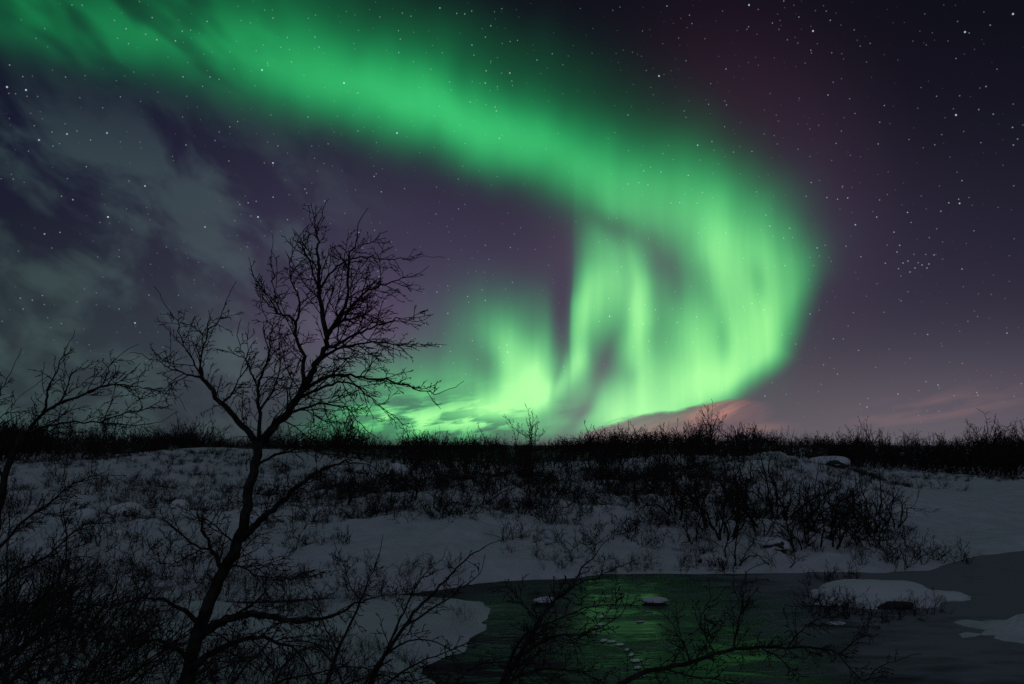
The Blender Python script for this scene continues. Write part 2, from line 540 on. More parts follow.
_cu, _cv = warpc(CP[:, 0], CP[:, 1])
_r = np.hypot(_cu[:, None] - _cu[None], _cv[:, None] - _cv[None])


def _tps(r):
    return np.where(r > 1e-9, r * r * np.log(np.maximum(r, 1e-9)), 0)


_n = len(CP)
_A = np.zeros((_n + 3, _n + 3))
_A[:_n, :_n] = _tps(_r) + np.eye(_n) * 2e-3
_A[:_n, _n] = 1; _A[:_n, _n + 1] = _cu; _A[:_n, _n + 2] = _cv
_A[_n:, :_n] = _A[:_n, _n:].T
_w = np.linalg.solve(_A, np.concatenate([CP[:, 2], [0, 0, 0]]))


def plan(px, py, z=0.0):
    d = ray(px, py)
    t = (z - CAM_Z) / d[2]
    return (d[0] * t, t)


RIVER = [plan(*p) for p in [(150, 603.5), (250, 602), (330, 598), (400, 594), (440, 589), (480, 584), (520, 581), (560, 579), (600, 575), (640, 574),
                            (700, 575), (760, 574), (820, 572), (880, 573), (930, 570), (975, 556), (1030, 549), (1150, 547), (1400, 545)]]
RIVER += [(60, 30), (60, 9), (20, 8)]
RIVER += [plan(*p) for p in [(1000, 900), (800, 880), (640, 820), (540, 760), (478, 715), (440, 690), (420, 668), (462, 648), (488, 628), (494, 610),
                             (478, 603), (420, 600), (330, 603), (250, 606)]]
RIVER = np.array(RIVER)


def river_sd(x, y):
    """signed distance to the shore, positive on the water"""
    d2 = np.full(x.shape, 1e18)
    inside = np.zeros(x.shape, bool)
    m = len(RIVER)
    for i in range(m):
        ax, ay = RIVER[i]; bx, by = RIVER[(i + 1) % m]
        ex, ey = bx - ax, by - ay
        t = np.clip(((x - ax) * ex + (y - ay) * ey) / (ex * ex + ey * ey), 0, 1)
        d2 = np.minimum(d2, (x - ax - t * ex) ** 2 + (y - ay - t * ey) ** 2)
        c_ = ((ay > y) != (by > y))
        with np.errstate(divide='ignore', invalid='ignore'):
            xi = (bx - ax) * (y - ay) / (by - ay) + ax
        inside ^= c_ & (x < xi)
    d = np.sqrt(d2)
    return np.where(inside, d, -d)


def sstep(t):
    t = np.clip(t, 0, 1)
    return t * t * (3 - 2 * t)


def height(x, y, fine=True):
    x = np.asarray(x, float); y = np.asarray(y, float)
    shp = x.shape
    x = x.ravel(); y = y.ravel()
    u, v = warpc(x, y)
    h = np.full(x.shape, _w[_n]) + _w[_n + 1] * u + _w[_n + 2] * v
    for i in range(_n):
        h += _w[i] * _tps(np.hypot(u - _cu[i], v - _cv[i]))
    D = np.hypot(x, y)
    am = np.clip((D - 4) / 40, .12, 1)
    h += .10 * np.abs(fbm(x / 1.3 + 3, y / .9, 3)) * np.clip(D / 20, .3, 1)
    h += am * (.55 * fbm(x / 14, y / 14, 4) + .50 * fbm(x / 4.5 + 9, y / 4.5, 4) * np.clip(1.4 - D / 120, .2, 1))
    far = sstep((D - 90) / 200)
    h += far * .6 * fbm(x / 90, y / 90, 3)
    # rounded tussocks and buried boulders on the far bank
    lum = np.maximum(fbm(x / 2.6 + 50, y / 2.6, 3) - .12, 0)
    h += lum * 1.1 * sstep((D - 24) / 8) * (1 - sstep((D - 75) / 30)) * np.where((x > 8) & (y < 90) & (x / y > .42), .15, 1)
    sd = river_sd(x, y) + .45 * fbm(x / 2.2, y / 2.2 + 5, 5)
    h = np.maximum(h, .12)
    bank = sstep(-sd / 1.1)                       # steep little bank along the water
    h = np.where(sd > 0, -.03 - sstep(sd / 1.5) * .6, h * bank + (1 - bank) * .05 - .02)
    # snow drifts lying on the ice at the right
    cx, cy = plan(1075, 634)
    g = np.exp(-(((x - cx) / 4.2) ** 2 + ((y - cy) / 2.6) ** 2))
    cx2, cy2 = plan(1050, 720)
    g2 = np.exp(-(((x - cx2) / 4.0) ** 2 + ((y - cy2) / 1.6) ** 2))
    wob = 1 + .8 * fbm(x / 1.6, y / 1.1, 4)
    h = np.where(sd > 0, h + (.92 * g + .8 * g2) * wob, h)
    return h.reshape(shp)


def ground(x, y):
    return float(height(np.array([x]), np.array([y]))[0])


def sinh_axis(n, lim, c, k):
    t = np.linspace(-1, 1, n)
    return c + np.sinh(t * k) / math.sinh(k) * lim


gx = sinh_axis(520, 4200, 0, 6.9)
ty = np.linspace(0, 1, 560)
gy = np.concatenate([-(np.sinh(np.linspace(1, 0, 90)[:-1] * 6.5) / math.sinh(6.5)) * 2500 + 2, 2 + np.sinh(ty * 5.6) / math.sinh(5.6) * 5200])
X, Y = np.meshgrid(gx, gy)
Z = height(X, Y)
nx_, ny_ = len(gx), len(gy)
V = np.stack([X.ravel(), Y.ravel(), Z.ravel()], 1)
idx = np.arange(nx_ * ny_).reshape(ny_, nx_)
Q = np.stack([idx[:-1, :-1].ravel(), idx[:-1, 1:].ravel(), idx[1:, 1:].ravel(), idx[1:, :-1].ravel()], 1)
me = bpy.data.meshes.new("terrain")
me.vertices.add(len(V)); me.vertices.foreach_set('co', V.ravel())
me.loops.add(Q.size); me.loops.foreach_set('vertex_index', Q.ravel())
me.polygons.add(len(Q)); me.polygons.foreach_set('loop_start', np.arange(0, Q.size, 4)); me.polygons.foreach_set('loop_total', np.full(len(Q), 4))
me.update(calc_edges=True)
me.polygons.foreach_set('use_smooth', [True] * len(Q))
# where the wind has blown the heath bare
xs, ys = V[:, 0], V[:, 1]
D_ = np.hypot(xs, ys)
az_ = xs / np.maximum(ys, 1)
pxx = 512 + FPX * az_ * math.cos(PITCH)
bare = -.10 + .42 * sstep((D_ - 92) / 40)
bare += .20 * sstep((D_ - 33) / 12) * sstep((760 - pxx) / 120) * np.where(pxx > 320, 1, .7)
bare = np.where((pxx > 850) & (D_ < 105) & (ys > 0), -.35, bare)
sdv = river_sd(xs, ys)
bare += .32 * np.exp(-((sdv + .35) / .35) ** 2) * (pxx < 900)
bare = np.where((ys < 24) & (ys > 0), bare - .02, bare)
at2 = me.attributes.new('bare', 'FLOAT', 'POINT')
at2.data.foreach_set('value', bare.astype(np.float32))
me.materials.append(m_ter)
tag(link('terrain', me), kind='structure')

# the river's surface
me = mesh_from('river', [(-60, 5, 0), (70, 5, 0), (70, 45, 0), (-60, 45, 0)], [(0, 1, 2, 3)], m_wat, False)
tag(link('river', me), kind='structure')


# ------------------------------------------------------------------ bare-branched plants
def unit(v):
    return v / (np.linalg.norm(v) + 1e-12)


class Wood:
    def __init__(self):
        self.lines = []

    def add(self, pts, rad):
        self.lines.append((np.asarray(pts, float), np.asarray(rad, float)))

    def mesh(self, name, mat, sides=None):
        V, F = [], []
        for P_, R_ in self.lines:
            n = len(P_)
            if n < 2:
                continue
            k = sides or (9 if R_[0] > .05 else 6 if R_[0] > .018 else 4 if R_[0] > .007 else 3)
            T = np.gradient(P_, axis=0)
            T /= np.linalg.norm(T, axis=1)[:, None] + 1e-12
            ref = np.array([.31, .87, .38]) if abs(T[0] @ np.array([.31, .87, .38])) < .9 else np.array([1., 0, 0])
            U = np.cross(T, ref); U /= np.linalg.norm(U, axis=1)[:, None] + 1e-12
            B_ = np.cross(T, U)
            base = len(V)
            a = np.arange(k) * 2 * math.pi / k
            ring = (P_[:, None, :] + R_[:, None, None] * (np.cos(a)[None, :, None] * U[:, None, :] + np.sin(a)[None, :, None] * B_[:, None, :]))
            V.extend(ring.reshape(-1, 3).tolist())
            for i in range(n - 1):
                o = base + i * k
                for j in range(k):
                    j2 = (j + 1) % k
                    F.append((o + j, o + j2, o + k + j2, o + k + j))
            o = base + (n - 1) * k
            F.append(tuple(o + j for j in range(k)))
        return mesh_from(name, V, F, mat)


def crooked(rng, p, d, L, step, kink, pull, pullw):
    """a crooked shoot: starts at p along d, bending at knots and pulled towards 'pull'"""
    n = max(2, int(round(L / step)))
    s = L / n
    out = [p]
    d = unit(d)
    for i in range(n):
        d = unit(d + rng.normal(0, kink, 3) + pull * pullw)
        p = p + d * s * rng.uniform(.8, 1.2)
        out.append(p)
    return np.array(out)


def shoots(rng, wood, P_, R_, L, level, spacing, kink, pull, pullw, rmin, ratio=.55, t0=.12, spread=(28, 62), step=None):
    """side shoots along a line, and theirs, down to level 0"""
    seg = np.linalg.norm(np.diff(P_, axis=0), axis=1)
    cum = np.concatenate([[0], np.cumsum(seg)])
    tot = cum[-1]
    s = tot * t0 + rng.uniform(0, spacing)
    while s < tot:
        i = min(np.searchsorted(cum, s) - 1, len(seg) - 1)
        i = max(i, 0)
        f_ = (s - cum[i]) / max(seg[i], 1e-9)
        p = P_[i] * (1 - f_) + P_[i + 1] * f_
        r = R_[i] * (1 - f_) + R_[i + 1] * f_
        t = unit(P_[i + 1] - P_[i])
        q = unit(np.cross(t, rng.normal(0, 1, 3)))
        an = math.radians(rng.uniform(*spread))
        d = t * math.cos(an) + q * math.sin(an)
        l = L * rng.uniform(.45, 1.15) * (1.0 - .55 * s / tot)
        pts = crooked(rng, p, d, l, step or max(l / 6, .02), kink, pull, pullw)
        r0 = max(min(r * .62, l * .016), rmin)
        rad = np.linspace(r0, max(r0 * .38, rmin * .75), len(pts))
        wood.add(pts, rad)
        if level > 0:
            shoots(rng, wood, pts, rad, l * ratio, level - 1, spacing * .85, kink * 1.1, pull, pullw, rmin, ratio, .12, spread, None)
        s += spacing * rng.uniform(.55, 1.5)


UPW = np.array([0, 0, 1.0])


def wild_tree(seed, H, stems, lean, spacing, levels, rmin, r0, spread=.5, wind=.0, tall=1.0, kink=.2):
    """a low many-stemmed northern birch or willow; returns (trunk, crown)"""
    rng = np.random.RandomState(seed)
    trunk, crown = Wood(), Wood()
    for k in range(stems):
        a = rng.uniform(0, 2 * math.pi)
        b_ = rng.uniform(.15, 1) * spread
        d = unit(np.array([math.cos(a) * b_, math.sin(a) * b_, 1.0]) + np.array([lean, 0, 0]))
        L = H * rng.uniform(.72, 1.08)
        p0 = np.array([math.cos(a) * .05 * stems, math.sin(a) * .05 * stems, -.25])
        pts = crooked(rng, p0, d, L, L / 13, kink, UPW + np.array([wind, 0, 0]), .06)
        rr_ = r0 * rng.uniform(.65, 1.0) if k else r0
        rad = rr_ * (1 - np.linspace(0, 1, len(pts)) ** .8 * .86)
        trunk.add(pts, rad)
        # forks carry the crown
        for j in range(rng.randint(2, 5)):
            i = rng.randint(2, 8)
            t = unit(pts[i + 1] - pts[i])
            q = unit(np.cross(t, rng.normal(0, 1, 3)))
            dd = t * .75 + q * .65 + np.array([wind, 0, 0])
            l = L * rng.uniform(.3, .55)
            pp = crooked(rng, pts[i], dd, l, l / 8, kink, UPW + np.array([wind, 0, 0]), .05)
            rd = np.linspace(rad[i] * .62, rmin * 1.2, len(pp))
            trunk.add(pp, rd)
            shoots(rng, crown, pp, rd, H * .20 * tall, levels, spacing, .22, UPW + np.array([wind, 0, 0]), .07, rmin)
        shoots(rng, crown, pts, rad, H * .22 * tall, levels, spacing, .22, UPW + np.array([wind, 0, 0]), .07, rmin, t0=.2)
    return trunk, crown


def proto(kind, seed, **kw):
    t, c_ = wild_tree(seed, **kw)
    return (t.mesh(kind + '_trunk', m_bark, 5), c_.mesh(kind + '_crown', m_twig, 3))


# ------------------------------------------------------------------ placing
def dup(protos, name, kind_parts, loc, rz, sc_, label, cat, group, tilt=0.0):
    """one plant of its own, sharing the mesh of its prototype"""
    e_ = empty(name, loc)
    e_.rotation_euler = (0, tilt, rz)
    e_.scale = (sc_, sc_, sc_)
    for part, me_ in zip(kind_parts, protos):
        link(part, me_, e_)
    tag(e_, label, cat, group)
    return e_


ORD = ['', 'second', 'third', 'fourth', 'fifth', 'sixth', 'seventh', 'eighth', 'ninth', 'tenth']


def nth(i, short=False):
    """i counts from 1"""
    if i == 1:
        return 'leftmost'
    if i <= 10:
        return ORD[i - 1] + ' from the left'
    s = 'th' if 10 < i % 100 < 14 else {1: 'st', 2: 'nd', 3: 'rd'}.get(i % 10, 'th')
    return f'{i}{s} from the left'


def sector(px):
    for lim, t in ((160, 'under the leaning birch'), (330, 'behind the big birch'), (440, 'under the broken clouds'),
                   (560, 'under the inner swirl'), (680, 'under the bright rays'), (790, 'under the reddish cloud'),
                   (900, 'left of the open snowfield')):
        if px < lim:
            return t
    return 'by the open snowfield'


def px_of(x, y, z):
    d = np.array([x, y, z - CAM_Z])
    f_ = d @ FWD
    return W_PX / 2 + FPX * d[0] / f_, H_PX / 2 - FPX * (d @ UPV) / f_


def scatter(rng, n, pxr, Dr, mind, ok=None, keep=None):
    """n spots on land in a fan of bearings and distances, kept mind apart"""
    out = [] if keep is None else keep
    made = []
    tries = 0
    cand = []
    while len(made) < n and tries < 60:
        tries += 1
        p = rng.uniform(pxr[0], pxr[1], n * 2)
        D = np.sqrt(rng.uniform(Dr[0] ** 2, Dr[1] ** 2, n * 2))
        x = (p - 512) / FPX / math.cos(PITCH) * D
        sd = river_sd(x, D)
        for xx, dd, s, pp in zip(x, D, sd, p):
            if len(made) >= n:
                break
            if s > -.25 or (ok and not ok(pp, dd, xx)):
                continue
            if any((xx - a) ** 2 + (dd - b2) ** 2 < mind ** 2 for a, b2 in out):
                continue
            out.append((xx, dd)); made.append((xx, dd))
    return made


def plant_field(rng, spots, protos, name, cat, phrase, group, scale, zoff=0.0, tilt=.12, place=''):
    spots = [s for s in spots]
    zs = height(np.array([s[0] for s in spots]), np.array([s[1] for s in spots]))
    far_ = name == 'birch_tree' and place == 'far'
    place = ''
    rows = sorted([(px_of(s[0], s[1], z)[0], s, z) for s, z in zip(spots, zs)], key=lambda r: r[0])
    cnt = {}
    for pxv, s, z in rows:
        sec = sector(pxv)
        cnt[sec] = cnt.get(sec, 0) + 1
        k = rng.randint(len(protos))
        sc1 = rng.uniform(*scale) * (1.35 if far_ and pxv > 850 else 1.0)
        if far_:
            sc1 *= 1.05 + 1.1 * float(vnoise(np.array(pxv / 38.), np.array(3.3)))
        lab = f'{phrase}, {nth(cnt[sec])} {place}{sec}'
        dup(protos[k], name, ('trunk', 'crown'), (s[0], s[1], z + zoff), rng.uniform(0, 6.28), sc1, lab, cat, group, rng.uniform(-tilt, tilt))


# ------------------------------------------------------------------ prototypes
birch_mid = [proto('birch', 100 + i, H=3.3, stems=3 + i % 4, lean=.15, spacing=.29, levels=1, rmin=.0075, r0=.052, spread=1.15, kink=.27) for i in range(7)]
willow = [proto('willow', 200 + i, H=1.5, stems=8 + i % 4, lean=0, spacing=.15, levels=1, rmin=.006, r0=.02, spread=1.5, kink=.25) for i in range(6)]
far_birch = [proto('far_birch', 300 + i, H=5.2, stems=2 + i % 3, lean=.0, spacing=.36, levels=1, rmin=.017, r0=.07, spread=.4, tall=.9) for i in range(8)]

rng = np.random.RandomState(21)
# far bank: crooked birches standing over the river
keep = []
sp_a = scatter(rng, 44, (655, 885), (31, 46), 1.0, lambda p, d, x: not (p > 790 and d < 33), keep)
plant_field(rng, sp_a, birch_mid, 'birch_tree', 'birch', 'crooked birch over the far bank', 'crooked birches above the far bank', (.75, 1.5), -.05)
sp_b = scatter(rng, 60, (330, 700), (40, 72), 1.3, None, keep)
plant_field(rng, sp_b, birch_mid, 'birch_tree', 'birch', 'small birch in the scrub belt', 'birches in the scrub belt', (.75, 1.3), -.05)
sp_c = scatter(rng, 46, (-20, 330), (40, 78), 1.5, lambda p, d, x: d > 52 or p < 110 or p > 290, keep)
sp_c += scatter(rng, 16, (90, 420), (66, 90), 1.2, None, keep)
plant_field(rng, sp_c, birch_mid, 'birch_tree', 'birch', 'small birch on the snowy slope', 'birches on the left snow slope', (.4, .8), -.05)
sp_d = scatter(rng, 26, (700, 850), (50, 80), 1.4, None, keep)
plant_field(rng, sp_d, birch_mid, 'birch_tree', 'birch', 'bare birch on the knoll', 'birches on the knoll', (.4, .75), -.05)
# willow scrub
sp_e = scatter(rng, 175, (310, 720), (33, 64), .85, lambda p, d, x: d > 36.5 or p > 500, keep)
plant_field(rng, sp_e, willow, 'willow_shrub', 'shrub', 'dense willow in the scrub belt', 'willows of the scrub belt', (.8, 1.6), -.05)
sp_f = scatter(rng, 18, (640, 880), (30.2, 40), .7, None, keep)
plant_field(rng, sp_f, willow, 'willow_shrub', 'shrub', 'low willow beside the crooked birches', 'willows among the crooked birches', (.6, 1.2), -.05)
sp_g = scatter(rng, 50, (-10, 320), (27, 60), 1.4, lambda p, d, x: fbm(np.array(x / 6.), np.array(d / 6.), 2) > -.12, keep)
plant_field(rng, sp_g, willow, 'willow_shrub', 'shrub', 'low willow on the snow', 'willows on the left snow', (.7, 1.5), -.05)
sp_h = scatter(rng, 30, (60, 490), (23.2, 27.8), .5, None, keep)
plant_field(rng, sp_h, willow, 'willow_shrub', 'shrub', 'small willow at the channel edge', 'willows on the channel edge', (.5, .95), -.05)
sp_i = scatter(rng, 12, (540, 680), (28.8, 31.5), .6, None, keep)
plant_field(rng, sp_i, willow, 'willow_shrub', 'shrub', 'short willow above the waterline', 'willows above the waterline', (.3, .6), -.05)
for (px, D, s_, lab) in ((912, 78, 1.9, 'lone wide leafless willow on the open snowfield'), (948, 76, .8, 'small dark tuft of willow right of the lone wide one on the snowfield'),
                         (852, 60, 1.5, 'round leafless willow at the foot of the snowy knoll'),
                         (935, 32.5, .9, 'low spreading willow at the tip of the far bank by the ice'),
                         (905, 32.2, 1.25, 'dark willow leaning out next to the tip of the far bank'),
                         (508, 31.0, .42, 'single tiny willow sticking out of the bare snow below the scrub belt'),
                         (878, 33.0, 1.3, 'wide willow at the right end of the crooked birches')):
    x = (px - 512) / FPX / math.cos(PITCH) * D
    dup(willow[int(px) % 6], 'willow_shrub', ('trunk', 'crown'), (x, D, ground(x, D) - .05), px * .37, s_, lab, 'shrub', None)

# the tree line
keep2 = []
sp_j = scatter(rng, 132, (-40, 1065), (92, 180), 2.2, lambda p, d, x: not (p > 880 and d < 106) and fbm(np.array(x / 11.), np.array(d / 30.), 2) > -.12, keep2)
plant_field(rng, sp_j, far_birch, 'birch_tree', 'birch', 'bare birch in the tree line', 'birches of the distant tree line', (.7, 1.4), -.1, .08, 'far')
x = (527 - 512) / FPX / math.cos(PITCH) * 120
dup(far_birch[2], 'birch_tree', ('trunk', 'crown'), (x, 120, ground(x, 120)), 1.0, 1.95, 'tall rounded birch rising above the tree line in front of the green glow', 'birch', None)
x = (705 - 512) / FPX / math.cos(PITCH) * 110
dup(far_birch[5], 'birch_tree', ('trunk', 'crown'), (x, 110, ground(x, 110)), 2.0, 1.8, 'broad birch with spreading limbs on the skyline below the reddish cloud', 'birch', None)


def many(name, protos, spots, scales, rng_, mat, zoff=-.1):
    """nobody could count these: one mesh"""
    arrs = []
    for me_ in protos:
        co = np.zeros(len(me_.vertices) * 3); me_.vertices.foreach_get('co', co)
        ls = np.zeros(len(me_.loops), int); me_.loops.foreach_get('vertex_index', ls)
        st_ = np.zeros(len(me_.polygons), int); me_.polygons.foreach_get('loop_start', st_)
        tt = np.zeros(len(me_.polygons), int); me_.polygons.foreach_get('loop_total', tt)
        arrs.append((co.reshape(-1, 3), ls, st_, tt))
    VV, LL, SS, TT = [], [], [], []
    nv = nl = 0
    zs = height(np.array([s[0] for s in spots]), np.array([s[1] for s in spots]))
    for (x_, y_), z_ in zip(spots, zs):
        co, ls, st_, tt = arrs[rng_.randint(len(arrs))]
        a = rng_.uniform(0, 6.28); s_ = rng_.uniform(*scales)
        if name == 'distant_woods':
            s_ *= 1.1 + .9 * float(vnoise(np.array((512 + FPX * x_ / y_) / 30.), np.array(9.7)))
        R_ = np.array([[math.cos(a), -math.sin(a), 0], [math.sin(a), math.cos(a), 0], [0, 0, 1]]) * s_
        VV.append(co @ R_.T + np.array([x_, y_, z_ + zoff]))
        LL.append(ls + nv); SS.append(st_ + nl); TT.append(tt)
        nv += len(co); nl += len(ls)
    VV = np.concatenate(VV); LL = np.concatenate(LL); SS = np.concatenate(SS); TT = np.concatenate(TT)
    me_ = bpy.data.meshes.new(name)
    me_.vertices.add(len(VV)); me_.vertices.foreach_set('co', VV.ravel())
    me_.loops.add(len(LL)); me_.loops.foreach_set('vertex_index', LL)
    me_.polygons.add(len(SS)); me_.polygons.foreach_set('loop_start', SS); me_.polygons.foreach_set('loop_total', TT)
    me_.update(calc_edges=True)
    me_.materials.append(mat)
    return me_


def fan_mesh(seed, H, n, r, spread):
    rg = np.random.RandomState(seed)
    w = Wood()
    for k in range(n):
        a = rg.uniform(0, 6.28); b2 = rg.uniform(.1, 1) * spread
        p = crooked(rg, np.array([rg.normal(0, .12), rg.normal(0, .12), -.05]), np.array([math.cos(a) * b2, math.sin(a) * b2, 1]), H * rg.uniform(.5, 1.1), H / 4, .25, UPW, .05)
        w.add(p, np.linspace(r, r * .5, len(p)))
        for q in range(3):
            i = rg.randint(1, len(p) - 1)
            p2 = crooked(rg, p[i], unit(p[i] - p[i - 1]) + rg.normal(0, .5, 3), H * .35, H * .14, .25, UPW, .05)
            w.add(p2, np.linspace(r * .7, r * .45, len(p2)))
    return w.mesh('undergrowth_clump', m_twig, 3)


far_lod = []
for i in range(6):
    t, c_ = wild_tree(400 + i, H=4.2, stems=2 + i % 3, lean=0, spacing=.62, levels=1, rmin=.028, r0=.08, spread=.5, tall=.95)
    t.lines += c_.lines
    far_lod.append(t.mesh('far_stem', m_twig, 3))
wood_spots = scatter(rng, 1150, (-160, 1180), (100, 250), .9, lambda p, d, x: not (p > 880 and d < 106))
wood_spots += scatter(rng, 190, (-160, 170), (80, 112), .8)
wood_spots += scatter(rng, 620, (-160, 1180), (170, 262), .8, lambda p, d, x: fbm(np.array(x / 14.), np.array(d / 22.), 2) > -.05)
wood_spots += scatter(rng, 330, (820, 1120), (106, 150), .7)
wood_spots += scatter(rng, 110, (380, 740), (82, 112), .9)
tag(link('distant_woods', many('distant_woods', far_lod, wood_spots, (.55, 1.25), rng, m_twig)), 'mass of bare birches filling the horizon behind the snow', None, None, 'stuff')

fans = [fan_mesh(500 + i, .55, 9, .009, 1.0) for i in range(6)]
ug = scatter(rng, 2100, (-60, 900), (27, 84), .25,
             lambda p, d, x: fbm(np.array(x / 5. + 3), np.array(d / 5.), 3) > (-.16 if (p < 320 or d < 36) else -.25) and not (400 < p < 640 and d < 34))
ug += scatter(rng, 330, (860, 1090), (88, 112), .4)
tag(link('undergrowth', many('undergrowth', fans, ug, (.5, 1.5), rng, m_twig, -.03)), 'low leafless scrub poking through the snow', None, None, 'stuff')
heath = scatter(rng, 620, (-100, 480), (7.5, 23), .2, lambda p, d, x: fbm(np.array(x / 3. + 3), np.array(d / 3.), 3) > -.05)
fine_fans = [fan_mesh(600 + i, .38, 10, .0035, 1.1) for i in range(6)]
tag(link('heath_twigs', many('heath_twigs', fine_fans, heath, (.5, 1.4), rng, m_twig, -.02)), 'thin dry heath twigs on the near slope', None, None, 'stuff')


# ------------------------------------------------------------------ the near trees, laid out limb by limb
def curve_through(pts, n=4):
    """Catmull-Rom through the knots"""
    P_ = np.array([2 * pts[0] - pts[1]] + list(pts) + [2 * pts[-1] - pts[-2]])
    out = []
    for i in range(1, len(P_) - 2):
        for k in range(n):
            t = k / n
            a, b2, c_, d_ = P_[i - 1], P_[i], P_[i + 1], P_[i + 2]
            out.append(.5 * (2 * b2 + (c_ - a) * t + (2 * a - 5 * b2 + 4 * c_ - d_) * t * t + (3 * b2 - a - 3 * c_ + d_) * t ** 3))
    out.append(P_[-2])
    return np.array(out)


def near_tree(name, base, trunk_l, limbs, label, cat, seed, twigL, spacing, levels, rmin, pull, pullw, jit=.012, group=None):
    """trunk_l / limbs: (pixel knots, depth at start, depth at end, radius at start, radius at end)"""
    rg = np.random.RandomState(seed)
    e_ = empty(name, base)
    off = np.array(base)

    def line(spec):
        kn, d0, d1, r0, r1 = spec
        n = len(kn)
        pts = [at(x_, y_, d0 + (d1 - d0) * i / (n - 1)) for i, (x_, y_) in enumerate(kn)]
        c_ = curve_through(pts, 3)
        j = rg.normal(0, jit, c_.shape); j[0] = 0
        c_ = c_ + j * np.linspace(.4, 1, len(c_))[:, None]
        t = np.linspace(0, 1, len(c_))
        return c_ - off, r0 + (r1 - r0) * t ** .8
    if trunk_l:
        w = Wood()
        for s_ in trunk_l:
            w.add(*line(s_))
        link('trunk', w.mesh(name + '_trunk', m_bark), e_)
    for s_ in limbs:
        w, tw = Wood(), Wood()
        P_, R_ = line(s_[:5])
        w.add(P_, R_)
        k = s_[5] if len(s_) > 5 else 1.0
        pl, pw = (np.array([.35, 0, -.9]), .09) if len(s_) > 6 else (pull, pullw)
        shoots(rg, tw, P_, R_, twigL * k, levels, spacing, .16, pl, pw, rmin, .55, .08)
        tip = crooked(rg, P_[-1], P_[-1] - P_[-3], twigL * .5, twigL * .08, .2, pull, pullw)
        tw.add(tip, np.linspace(R_[-1], rmin * .8, len(tip)))
        b2 = link('branch', w.mesh(name + '_branch', m_bark), e_)
        link('twig_spray', tw.mesh(name + '_twig', m_twig), b2)
    tag(e_, label, cat, group)
    return e_


